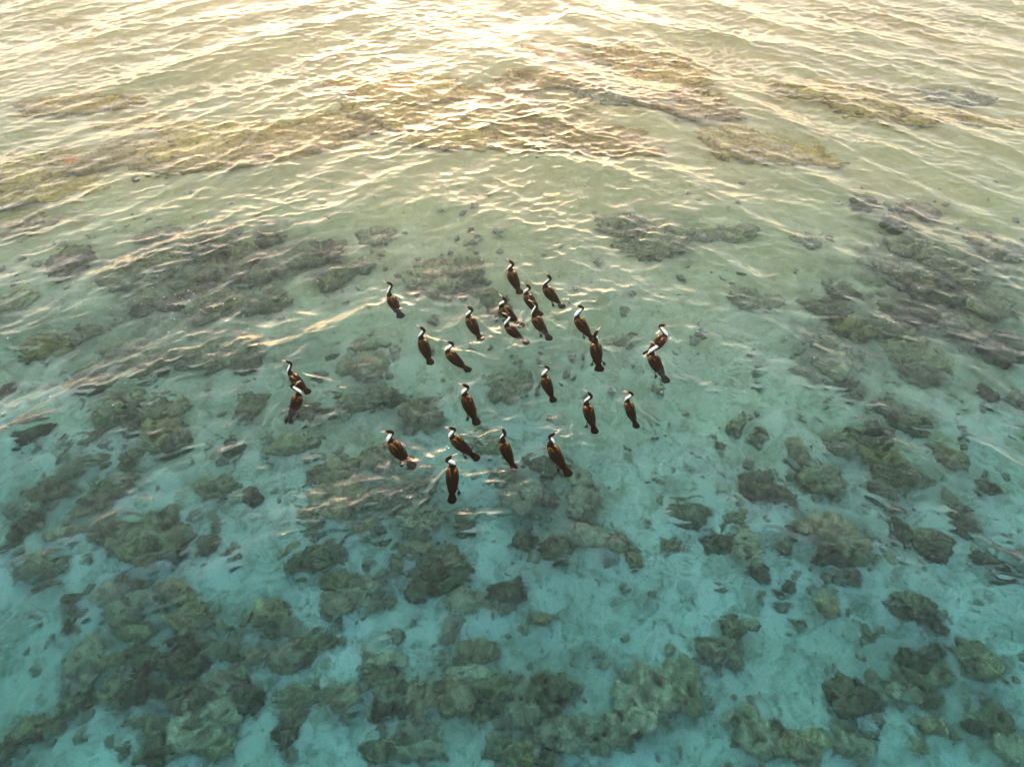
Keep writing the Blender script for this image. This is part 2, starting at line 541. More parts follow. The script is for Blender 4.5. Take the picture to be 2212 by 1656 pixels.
# ------------------------------------------------------------------ sea bed
bx = np.concatenate([[-2400, -500, -120, -45], np.arange(-26, 26.01, 0.12), [45, 120, 500, 2400]])
by = np.concatenate([[-700, -150, -40, -10], np.arange(-3, 34.01, 0.12), [50, 120, 500, 2400]])
BX, BY = np.meshgrid(bx, by)
BZ = bed_z(BX, BY)
pp = np.stack([BX.ravel() * 0.9, BY.ravel() * 0.9, np.zeros(BX.size)], 1)
BZ = BZ + (0.05 * perlin(pp) + 0.025 * perlin(pp * 3.1 + 5)).reshape(BX.shape)
ib = np.arange(BX.size).reshape(BX.shape)
BF = np.stack([ib[:-1, :-1], ib[:-1, 1:], ib[1:, 1:], ib[1:, :-1]], -1).reshape(-1, 4)
TURF = [(430,570,230,100,.9,0),(280,720,300,100,.75,0),(640,560,190,70,.7,0),(2020,630,250,180,.95,0),(1860,750,220,110,.7,0),(500,760,200,60,.6,0),(1900,1000,170,95,.5,0),
        (330,1430,220,170,.55,0),(170,1070,150,100,.4,0),(900,1110,140,80,.5,0),(1190,1090,140,90,.5,0),(1000,1500,320,110,.45,0),(1350,1530,200,80,.35,0),
        (1950,1480,150,100,.35,0),(2150,1580,90,90,.5,0),(1800,1170,120,70,.5,0),(960,600,120,60,.5,0),(1400,500,170,45,.5,0),(720,900,220,70,.4,0),
        (480,310,320,45,.9,1),(60,375,160,48,.9,1),(1040,235,340,60,.85,1),(1260,300,190,34,.9,1),(1440,180,150,60,.7,1),(1850,210,230,40,.7,1),
        (1640,310,150,45,.6,1),(180,225,190,24,.5,1),(1970,250,210,24,.7,1),(1960,45,200,30,.35,1),(40,480,120,40,.6,1)]
tw = np.zeros((2,) + BX.shape)
edge = (0.55 * perlin(pp * 0.9 + 17) + 0.45 * perlin(pp * 2.6 + 31)).reshape(BX.shape)
for (px, py, rx, ry, st, ch) in TURF:
    c_ = bed_at(px, py)
    a_ = 0.5 * abs(bed_at(px + rx, py)[0] - bed_at(px - rx, py)[0]); b_ = 0.5 * abs(bed_at(px, py - ry)[1] - bed_at(px, py + ry)[1])
    q_ = np.hypot((BX - c_[0]) / a_, (BY - c_[1]) / b_) + edge * 0.9
    tw[ch] = np.maximum(tw[ch], st * smoothstep(1.15, 0.55, q_))
floor = link("sea_floor", mesh_np("sea_floor", np.stack([BX.ravel(), BY.ravel(), BZ.ravel()], 1), BF), M_SAND, kind="structure")
ta = floor.data.color_attributes.new("turf", 'FLOAT_COLOR', 'POINT')
ta.data.foreach_set("color", np.stack([tw[0].ravel(), tw[1].ravel(), np.zeros(BX.size), np.ones(BX.size)], 1).astype(np.float32).ravel())

# ------------------------------------------------------------------ rocks (photo pixel centre, half width, half height, lean in degrees, tone)
D, O, T_, B_, G = 'dark', 'olive', 'tan', 'brown', 'gold'
ROCK_DATA = [
 # left middle
 (12,843,26,20,0,D),(76,928,38,20,22,D),(195,833,42,15,10,D),(257,878,48,36,10,O),(237,912,26,13,0,O),(285,922,19,14,0,O),
 (200,940,32,12,30,B_),(357,880,44,30,30,O),(352,922,38,34,10,G),(385,955,26,22,0,D),(500,958,19,18,0,D),(278,986,22,17,20,O),
 (282,1014,18,9,20,O),(175,1003,42,17,22,O),(128,1026,36,16,25,O),(110,1060,38,18,15,B_),(75,1085,24,17,20,T_),(60,1122,28,22,20,D),
 (32,1160,17,28,0,O),(240,1062,50,34,32,O),(185,1105,25,12,15,B_),(240,1143,38,26,15,B_),(330,1165,68,54,10,O),(362,1114,20,14,0,D),
 (312,1212,34,17,0,D),(378,1190,22,30,0,D),(140,1155,40,14,10,O),(102,1222,48,23,5,O),(467,1052,38,28,15,O),(545,1073,20,18,0,D),
 (457,1115,8,14,20,O),(452,1175,22,25,0,O),(505,1205,8,12,0,D),(540,872,24,33,0,O),
 # centre under and around the flock
 (738,1073,52,40,0,B_),(845,1068,38,32,10,T_),(895,1051,32,25,0,T_),(903,1116,52,36,0,T_),(898,1176,35,18,0,B_),(858,1208,15,18,0,O),
 (960,1218,48,44,0,O),(908,1256,24,34,0,D),(788,1141,28,16,0,B_),(670,1126,15,15,0,O),(668,1196,48,28,15,D),(728,1181,24,20,0,T_),
 (735,1250,35,24,0,O),(745,1290,42,34,0,T_),(800,1258,32,24,0,T_),(803,1298,22,18,0,T_),(1003,1296,42,30,0,T_),(1100,1275,40,30,0,D),
 (1008,1126,22,22,0,O),(1125,1078,38,36,0,T_),(1183,1073,20,20,0,O),(1261,1082,32,33,0,T_),(1256,1025,24,28,0,T_),(1126,1168,28,25,0,D),
 (1206,1186,32,28,0,D),(1276,1158,36,25,-10,T_),(1335,1176,24,28,-20,O),(1368,1213,15,18,-20,B_),(1253,1113,24,18,0,D),
 (714,768,18,9,20,D),(685,803,10,8,0,D),(814,846,26,21,0,O),(765,860,36,18,10,O),(848,862,26,14,0,D),(912,889,40,33,0,O),(880,873,16,14,0,D),
 (628,958,55,20,12,O),(670,944,20,19,0,T_),(755,997,52,16,8,B_),(691,1014,28,11,15,D),(820,991,36,32,0,O),(665,889,48,18,8,D),(736,1032,44,22,0,O),
 (790,741,35,17,10,O),(790,784,44,28,10,O),(1060,962,38,20,0,O),(1180,1002,42,22,0,D),(1085,1030,30,18,0,O),(1100,828,50,32,10,O),
 (1346,734,18,15,0,O),(1590,915,20,16,0,O),(1642,930,12,9,0,O),(1555,960,12,12,0,O),
 # upper middle, left of the flock
 (940,600,58,33,10,O),(1010,588,36,34,0,O),(978,604,16,18,0,D),(945,572,30,14,0,B_),(1035,629,24,14,10,O),(1070,652,30,32,20,D),
 (815,506,38,19,15,O),(688,544,58,27,18,D),(765,574,34,18,15,O),(728,604,36,22,10,O),(628,579,30,16,15,O),(578,514,28,16,10,D),(580,646,42,24,12,O),
 (148,560,44,32,12,D),(270,588,38,32,15,O),(455,527,40,24,10,D),(457,579,32,17,10,B_),(515,560,45,36,15,D),(362,564,40,19,8,O),
 (475,659,58,28,10,D),(362,652,30,18,10,D),(318,657,34,20,10,O),(25,650,40,24,10,O),(108,739,52,21,12,G),(178,714,32,15,15,O),
 (462,764,72,26,8,O),(325,779,48,24,10,D),(275,751,44,22,10,O),(200,804,38,18,10,O),(540,780,30,22,10,D),(32,481,50,26,12,G),
 (340,505,45,16,8,O),(410,620,36,18,10,D),(560,590,30,20,10,D),
 # right upper middle
 (1991,452,40,18,-15,B_),(1931,474,25,22,-15,D),(1971,531,52,24,-10,O),(2121,521,34,26,-10,B_),(2171,539,34,18,-8,T_),(1959,589,56,32,-15,D),
 (2079,599,35,19,-10,O),(2034,567,38,18,-15,D),(2010,628,58,23,-12,D),(1821,626,34,16,-12,O),(1784,659,48,20,-12,D),(1846,703,44,23,-10,G),
 (1771,733,35,20,0,O),(1959,668,48,26,-12,D),(2084,703,48,32,-12,O),(1941,712,38,23,-10,D),(1975,766,54,36,-15,O),(1809,786,44,27,0,O),
 (2159,748,44,32,-10,D),(2134,653,48,28,-10,O),(1984,812,40,18,-15,O),(1729,804,25,10,0,O),(1740,519,28,14,-10,O),(1866,439,26,18,-10,D),(1628,644,44,23,-10,O),
 # right middle
 (1809,833,35,11,0,D),(1844,860,10,12,0,O),(1929,888,27,33,15,D),(1981,913,27,17,-8,O),(1871,938,38,27,0,D),(1814,955,35,21,10,O),(1909,980,42,24,-12,G),
 (1919,1020,40,21,-10,D),(1721,972,22,30,0,B_),(1776,1030,44,30,0,O),(1921,1052,50,23,5,O),(2046,973,32,27,-12,B_),(2079,985,9,18,0,O),
 (1976,1025,25,18,0,O),(2134,1050,28,22,0,O),(1633,1055,34,38,0,D),(1684,1072,36,28,0,D),(1789,1150,52,40,0,B_),(1845,1190,34,28,0,O),(1800,1205,40,20,0,D),
 (1941,1138,24,34,0,D),(2014,1182,34,28,-10,D),(2001,1150,28,14,0,B_),(2084,1142,25,15,-15,O),(2146,1213,35,15,-10,D),(1709,1153,16,13,0,D),(1694,1188,14,9,0,D),
 (2134,850,18,21,0,D),(2190,860,18,15,0,O),(2069,1098,25,22,0,O),(1491,1108,42,24,-10,D),(1553,1168,38,24,0,D),(1616,1186,32,33,0,T_),(1593,1123,20,14,-20,O),
 (1453,1178,14,12,0,B_),(1643,1228,20,22,-20,D),
 # bottom left
 (100,1267,25,14,12,O),(155,1347,14,20,0,D),(158,1292,22,16,20,O),(240,1285,32,21,12,T_),(302,1265,25,10,0,B_),(265,1325,28,24,0,T_),(315,1298,25,20,0,T_),
 (377,1277,32,18,0,B_),(412,1325,48,38,0,B_),(185,1425,32,55,0,T_),(240,1422,30,20,15,O),(297,1355,38,21,0,O),(332,1430,40,30,0,D),(300,1397,34,18,15,D),
 (400,1432,42,29,0,D),(155,1514,22,26,0,O),(192,1502,14,22,0,D),(247,1495,22,28,0,O),(297,1487,35,27,0,D),(410,1502,45,40,0,O),(350,1492,20,18,0,D),
 (78,1567,52,31,10,B_),(262,1520,25,15,15,O),(347,1590,32,38,0,O),(422,1570,48,42,0,T_),(467,1608,44,29,0,O),(475,1492,20,16,0,T_),(512,1478,28,22,0,D),
 (535,1512,28,25,0,D),(500,1412,22,16,0,O),(540,1419,20,18,0,B_),(490,1350,14,10,15,D),(487,1540,28,26,0,T_),(295,1562,30,14,15,O),(325,1635,30,18,0,O),
 (20,1620,24,30,0,D),(455,1390,26,20,0,T_),(400,1385,30,18,0,D),
 # bottom centre
 (580,1317,36,27,0,B_),(590,1358,28,20,0,O),(625,1350,20,18,0,T_),(623,1424,34,32,0,T_),(653,1395,24,18,0,B_),(693,1382,28,19,0,O),(670,1417,12,15,0,D),
 (568,1417,22,18,0,B_),(645,1512,38,31,0,O),(695,1510,18,14,0,T_),(743,1517,30,30,0,B_),(830,1423,38,23,0,T_),(830,1460,42,24,0,O),(842,1495,34,27,0,T_),
 (825,1537,26,30,0,D),(868,1537,18,20,0,D),(913,1512,36,40,0,B_),(983,1507,40,36,0,B_),(1015,1458,44,24,0,T_),(1035,1405,42,28,0,B_),(965,1415,14,14,0,T_),
 (975,1362,18,24,0,T_),(1065,1482,40,33,0,O),(1053,1522,34,26,0,D),(640,1556,28,21,0,O),(620,1590,28,27,0,D),(905,1578,45,25,0,T_),(908,1616,46,27,0,T_),
 (828,1617,36,28,0,O),(1040,1542,18,15,0,B_),(1088,1620,38,28,0,O),
 # bottom right of centre
 (1168,1337,24,19,0,B_),(1556,1400,46,40,0,T_),(1588,1357,20,18,0,O),(1391,1502,58,68,0,T_),(1471,1482,34,60,5,O),(1221,1582,54,40,0,T_),(1313,1577,47,44,0,T_),
 (1190,1490,42,42,0,O),(1128,1520,36,43,0,T_),(1378,1580,14,14,0,D),(1128,1628,28,28,0,G),(1170,1632,26,20,0,D),(1156,1586,12,22,0,T_),(1606,1550,30,22,0,O),
 (1633,1596,38,40,0,T_),
 # bottom right
 (1784,1300,23,30,-15,B_),(1966,1307,50,38,-10,D),(2021,1352,22,17,-20,D),(1974,1430,31,26,-10,D),(2009,1459,36,24,0,O),(2014,1407,20,16,0,D),(1954,1495,38,24,0,T_),
 (2004,1504,22,25,0,O),(1834,1500,47,43,-15,D),(1889,1512,16,20,0,D),(2109,1427,42,40,0,O),(1844,1612,38,36,0,T_),(1879,1585,20,14,0,D),(1834,1577,18,10,0,B_),
 (2021,1570,32,18,0,B_),(1984,1617,22,14,0,O),(2146,1555,32,38,0,O),(2178,1612,30,38,0,T_),(2101,1567,20,15,0,D),(1721,1607,52,30,0,B_),(1674,1580,16,20,0,O),
 (1834,1250,22,10,0,D),(1704,1262,12,14,0,D),(1684,1282,12,10,0,D),(1726,1335,8,8,0,D),(2180,1247,30,8,0,D),(1879,1367,12,17,0,O),
]
REEF_DATA = [
 # wide algae-covered ledges across the top
 (500,300,120,34,6,G),(640,285,85,28,5,G),(400,325,80,26,10,G),(560,330,90,16,6,G),(60,368,90,28,10,G),(190,345,70,20,12,G),(110,400,80,20,12,G),
 (170,222,90,16,5,G),(300,262,60,12,5,G),(870,185,120,20,-4,G),(1010,215,110,24,-5,G),(900,240,110,22,-4,G),(1060,262,110,26,-6,G),(1200,285,110,26,-8,G),(1310,300,90,24,-8,G),
 (1000,300,90,16,-3,G),(760,262,60,16,0,G),(1240,112,110,16,-4,G),(1380,118,70,16,-8,G),(1180,170,80,16,0,G),(1440,155,70,24,-12,G),(1480,215,80,24,-12,G),
 (1360,205,70,14,-4,O),(1760,188,100,14,-6,G),(1860,215,75,18,-8,G),(1960,245,90,14,-4,G),(2060,205,55,12,-6,O),(2130,258,70,10,-4,G),
 (1700,322,70,20,-8,G),(1590,300,56,26,-10,G),
 (1338,484,44,17,-6,O),(1400,518,54,24,-6,O),(1570,500,42,14,8,O),(1500,505,30,12,0,O),
]
# icosphere bases
import bmesh
ICO = {}
for s in (2, 3, 4, 5):
    bm = bmesh.new()
    bmesh.ops.create_icosphere(bm, subdivisions=s, radius=1.0)
    v = np.array([x.co[:] for x in bm.verts]); f = np.array([[q.index for q in t.verts] for t in bm.faces])
    bm.free()
    ICO[s] = (v, f)

def rock_mesh(name, a, b, h, seed, sub, ledge):
    """boulder / ledge of half axes a, b and height h, lumpy, pitted, lower part buried"""
    v, f = ICO[sub]
    r = np.random.default_rng(seed)
    off = r.uniform(0, 200, 3)
    # drop the buried cap
    keep = v[:, 2] > -0.55
    fm = keep[f].all(axis=1)
    f = f[fm]
    used = np.unique(f); remap = -np.ones(len(v), int); remap[used] = np.arange(len(used))
    v = v[used]; f = remap[f]
    asp = np.array([a, b, max(h, 0.25 * (a + b))])
    m = max(a, b)
    p = v * asp / m                                  # noise space keeps lumps roughly round
    qm, _ = np.linalg.qr(r.normal(size=(3, 3)))
    p = p @ qm                                       # turn the noise lattice at random
    s = 1.0 + 0.30 * perlin(p * 1.5 + off) + 0.20 * perlin(p * 3.3 + off * 1.7)
    n3 = perlin(p * 4.2 + off * 0.6)
    s += 0.20 * (0.5 - np.abs(n3) * 2)               # billowed coral lumps
    s += 0.09 * perlin(p * 9 + off * 2.1)
    if sub >= 4:
        s += 0.06 * (0.5 - np.abs(perlin(p * 20 + off)) * 2)
    w = v.copy()
    e = 0.62 if not ledge else 0.5
    w[:, 2] = np.sign(w[:, 2]) * np.abs(w[:, 2]) ** e * (0.9 if not ledge else 0.8)
    w = w * s[:, None]
    # hollows in the top
    for _ in range(int(r.integers(2, 6)) if sub >= 4 else 1):
        c = r.uniform(-0.6, 0.6, 2)
        rr = r.uniform(0.10, 0.24)
        g = np.exp(-((w[:, 0] - c[0]) ** 2 + (w[:, 1] - c[1]) ** 2) / rr ** 2)
        w[:, 2] -= g * np.where(w[:, 2] > 0, r.uniform(0.35, 0.8), 0)
    w = w * np.array([a, b, h])
    return mesh_np(name, w, f)

def place_rock(i, rec, ledge):
    px, py, rx, ry, lean, tone = rec
    c = bed_at(px, py)
    l, r_ = bed_at(px - rx, py), bed_at(px + rx, py)
    u, d = bed_at(px, py - ry), bed_at(px, py + ry)
    a = 0.5 * np.linalg.norm((r_ - l)[:2])
    b = 0.5 * np.linalg.norm((u - d)[:2])
    lim = -c[2] - 0.24
    h = min(0.75 * min(a, b) + 0.06, lim) if not ledge else min(0.08 * min(a, b) + 0.09, lim)
    if not ledge and py < 830:
        h *= 0.65
    # part of the picture height is the rock's own height seen from above
    b = max(0.35 * b, b - 0.12 * h)
    k = b / max(ry, 1e-3) / (a / max(rx, 1e-3))
    rot = math.atan2(math.sin(rad(lean)) * k, math.cos(rad(lean)))
    area = rx * ry
    sub = 5 if area > 1500 else (4 if area > 160 else 3)
    if ledge:
        sub = 5
    nm = "reef_ledge" if ledge else "boulder"
    me_ = rock_mesh(nm, a * (1.45 if ledge else 1.12), b * (1.5 if ledge else 1.12), h, 1000 + i, sub, ledge)
    # boulders out on the shallow flats take paler dark and olive tones
    look = {D: 'far_dark', O: 'far_olive'}.get(tone, tone) if (py < 830 and not ledge) else tone
    o = link(nm, me_, ROCKS['ochre' if tone == G and not ledge else look])
    o.location = (c[0], c[1] - 0.1 * b, c[2] - 0.02)
    o.rotation_euler = (0, 0, rot)
    o["category"] = "reef" if ledge else "rock"
    o["group"] = "algae covered reef ledges across the far water" if ledge else "boulders on the sandy sea floor"
    return o

TONE = {D: "dark olive", O: "olive", T_: "pale tan", B_: "brown", G: "golden brown"}
def size_word(rx, ry):
    m = math.sqrt(rx * ry)
    return "big" if m > 36 else ("medium" if m > 22 else ("small" if m > 13 else "tiny"))
def region(px, py):
    row = "top" if py < 414 else ("upper" if py < 828 else ("lower" if py < 1242 else "bottom"))
    colm = "far left" if px < 370 else ("centre left" if px < 740 else ("left of centre" if px < 1106 else ("right of centre" if px < 1475 else ("centre right" if px < 1843 else "far right"))))
    return row, colm
ORD = ["", "", "second", "third", "fourth", "fifth", "sixth", "seventh", "eighth", "ninth", "tenth", "eleventh", "twelfth"]
def rock_labels(data, noun):
    """one label per rock: size, tone and part of the picture; ties are told apart from left to right"""
    keys = {}
    for i, (px, py, rx, ry, lean, tone) in enumerate(data):
        keys.setdefault((size_word(rx, ry), tone, region(px, py)), []).append(i)
    out = {}
    for (sz, tone, (row, colm)), ids in keys.items():
        ids.sort(key=lambda i: data[i][0])
        for q, i in enumerate(ids):
            base = f"{sz} {TONE[tone]} {noun} in the {row} band, {colm}"
            if len(ids) > 1:
                base += ", leftmost such" if q == 0 else f", {ORD[q + 1]} such from left"
            out[i] = base
    return out
rl = rock_labels(ROCK_DATA, "rock")
el = rock_labels(REEF_DATA, "reef ledge")
for i, rec in enumerate(ROCK_DATA):
    place_rock(i, rec, False)["label"] = rl[i]
for i, rec in enumerate(REEF_DATA):
    place_rock(500 + i, rec, True)["label"] = el[i]

# ------------------------------------------------------------------ rubble: small stones scattered round the boulders (nobody could count it)
vb, fb = ICO[3]
v2, f2 = ICO[2]
bm = bmesh.new(); bmesh.ops.create_icosphere(bm, subdivisions=1, radius=1.0)
v1 = np.array([x.co[:] for x in bm.verts]); f1 = np.array([[q.index for q in t.verts] for t in bm.faces]); bm.free()
RV, RF = [], []
nv = 0
r = np.random.default_rng(99)
for k in range(3900):
    if k < 2300:
        rec = ROCK_DATA[int(r.integers(len(ROCK_DATA)))]
        ang = r.uniform(0, 2 * math.pi); q_ = r.uniform(0.9, 2.0)
        px, py = rec[0] + rec[2] * q_ * math.cos(ang), rec[1] + rec[3] * q_ * math.sin(ang)
    else:
        px, py = r.uniform(-100, 2312), r.uniform(380, 1700)
    c = bed_at(px, py)
    s = 0.018 + 0.10 * r.random() ** 3.2
    bs, fs = (v2, f2) if s > 0.035 else (v1, f1)
    vv = bs * (1 + 0.55 * perlin(bs * 1.3 + r.uniform(0, 99, 3)))[:, None] * s * np.array([1, r.uniform(0.6, 1.1), 0.6])
    an = r.uniform(0, 6.28)
    vv = np.stack([vv[:, 0] * math.cos(an) - vv[:, 1] * math.sin(an), vv[:, 0] * math.sin(an) + vv[:, 1] * math.cos(an), vv[:, 2]], 1)
    RV.append(vv + c + np.array([0, 0, 0.01])); RF.append(fs + nv); nv += len(bs)
link("rubble", mesh_np("rubble", np.concatenate(RV), np.concatenate(RF)), ROCKS[T_], kind="stuff",
     label="small stones and coral rubble scattered on the sandy sea floor", category="rubble")

# ------------------------------------------------------------------ foam bubbles floating on the surface
BV, BF2 = [], []
nv = 0
spots = [(430, 640, 130, 60, 70), (560, 640, 160, 60, 45), (300, 700, 200, 120, 40), (1150, 480, 200, 60, 40), (2010, 600, 140, 90, 40), (1000, 560, 160, 60, 25)]
pts = []
for cx_, cy_, sx_, sy_, n_ in spots:
    for _ in range(n_):
        pts.append((r.normal(cx_, sx_ * 0.6), r.normal(cy_, sy_ * 0.6)))
for _ in range(90):
    pts.append((r.uniform(0, 2212), r.uniform(150, 1000)))
for _ in range(8):
    pts.append((r.uniform(0, 2212), r.uniform(1000, 1650)))
for px, py in pts:
    c = at(px, py)
    s = (0.006 + 0.010 * r.random() ** 2) * min(1.0, c[1] / 9.0 + 0.25)
    z = float(water_height(c[0], c[1]))
    BV.append(v1 * s * np.array([1, 1, 0.7]) + np.array([c[0], c[1], z + 0.002])); BF2.append(f1 + nv); nv += len(v1)
link("foam_bubbles", mesh_np("foam_bubbles", np.concatenate(BV), np.concatenate(BF2)), M_BUBBLE, kind="stuff",
     label="tiny white foam bubbles floating on the water surface", category="foam")

# ------------------------------------------------------------------ floating seaweed scraps
def seaweed(px, py, size, label, seed):
    r = np.random.default_rng(seed)
    c = at(px, py); z = float(water_height(c[0], c[1])) + 0.01
    vs_, fs_ = [], []
    for k in range(22):
        a0 = r.uniform(0, 6.28); p = np.array([r.uniform(-0.3, 0.3) * size, r.normal(0, size * 0.03), 0.0])
        for s in range(3):
            w = 0.010
            dvec = np.array([math.cos(a0), math.sin(a0), r.uniform(-0.15, 0.15)]) * size * 0.11
            nrm = np.array([-math.sin(a0), math.cos(a0), 0]) * w
            up = np.array([0, 0, 0.006])
            b = len(vs_)
            vs_ += [p - nrm, p + nrm, p + dvec + nrm * 0.7, p + dvec - nrm * 0.7, p - nrm + up, p + nrm + up, p + dvec + nrm * 0.7 + up, p + dvec - nrm * 0.7 + up]
            fs_ += [(b, b + 3, b + 2, b + 1), (b + 4, b + 5, b + 6, b + 7), (b, b + 1, b + 5, b + 4), (b + 1, b + 2, b + 6, b + 5), (b + 2, b + 3, b + 7, b + 6), (b + 3, b, b + 4, b + 7)]
            p = p + dvec; a0 += r.uniform(-0.7, 0.7)
    o = link("seaweed_scrap", mesh_np("seaweed_scrap", np.array(vs_), np.array(fs_), False), M_WEED)
    o.location = (c[0], c[1], z)
    o["label"] = label; o["category"] = "seaweed"; o["group"] = "seaweed scraps adrift"
seaweed(733, 121, 0.34, "orange brown seaweed scrap floating on the bright far water left of centre", 1)
seaweed(152, 349, 0.50, "reddish seaweed scrap floating over the reef at the far left", 2)
seaweed(1021, 504, 0.12, "tiny dark seaweed scrap floating above the flock", 3)

# ------------------------------------------------------------------ cormorants
BLACK = np.array([0.009, 0.006, 0.0045]); WHITE = np.array([0.86, 0.86, 0.86]); YEL = np.array([0.70, 0.38, 0.03])
SHOULDER_GLINT = np.array([0.21, 0.103, 0.016])  # the low sun's gold glint, painted into the wing colour
BROWN = np.array([0.013, 0.0075, 0.0035])

def catmull(P, n):
    P = np.asarray(P, float)
    Q = np.vstack([2 * P[0] - P[1], P, 2 * P[-1] - P[-2]])
    out = []
    ts = np.linspace(0, len(P) - 1 - 1e-6, n)
    for t in ts:
        i = int(t); f = t - i
        p0, p1, p2, p3 = Q[i], Q[i + 1], Q[i + 2], Q[i + 3]
        out.append(0.5 * (2 * p1 + (p2 - p0) * f + (2 * p0 - 5 * p1 + 4 * p2 - p3) * f * f + (3 * p1 - p0 - 3 * p2 + p3) * f ** 3))
    return np.array(out)

def set_col(me, cols):
    a = me.color_attributes.new("plumage", 'FLOAT_COLOR', 'POINT')
    a.data.foreach_set("color", np.concatenate([cols, np.ones((len(cols), 1))], 1).astype(np.float32).ravel())

def sweep(cent, lat, up, ry, rz, seg):
    """closed tube: rings of `seg` points, angle 0 = up"""
    ph = np.linspace(0, 2 * np.pi, seg, endpoint=False)
    n = len(cent)
    V = cent[:, None, :] + np.cos(ph)[None, :, None] * up[:, None, :] * rz[:, None, None] + np.sin(ph)[None, :, None] * lat[:, None, :] * ry[:, None, None]
    V = V.reshape(-1, 3)
    i = np.arange(n - 1)[:, None] * seg; j = np.arange(seg)[None, :]; j2 = (j + 1) % seg
    F = np.stack([i + j, i + j2, i + seg + j2, i + seg + j], -1).reshape(-1, 4)
    V = np.vstack([V, cent[0], cent[-1]])
    a, b = n * seg, n * seg + 1
    caps = [(a, (q + 1) % seg, q, q) for q in range(seg)]
    capsb = [(b, (n - 1) * seg + q, (n - 1) * seg + (q + 1) % seg, (n - 1) * seg + (q + 1) % seg) for q in range(seg)]
    return V, F, np.array([c[:3] for c in caps] + [c[:3] for c in capsb]), ph

def mesh_mixed(name, V, Q, T):
    me = bpy.data.meshes.new(name)
    me.from_pydata([tuple(v) for v in V], [], [tuple(map(int, q)) for q in Q] + [tuple(map(int, t)) for t in T])
    me.polygons.foreach_set("use_smooth", np.ones(len(me.polygons), dtype=bool))
    me.update()
    return me

FEET = {3: (1, 0), 5: (1, 0), 8: (1, 0), 9: (1, 1), 11: (1, 0), 16: (0, 1), 17: (1, 0), 18: (1, 0), 20: (1, 1), 21: (1, 0), 23: (1, 0), 24: (0, 1)}

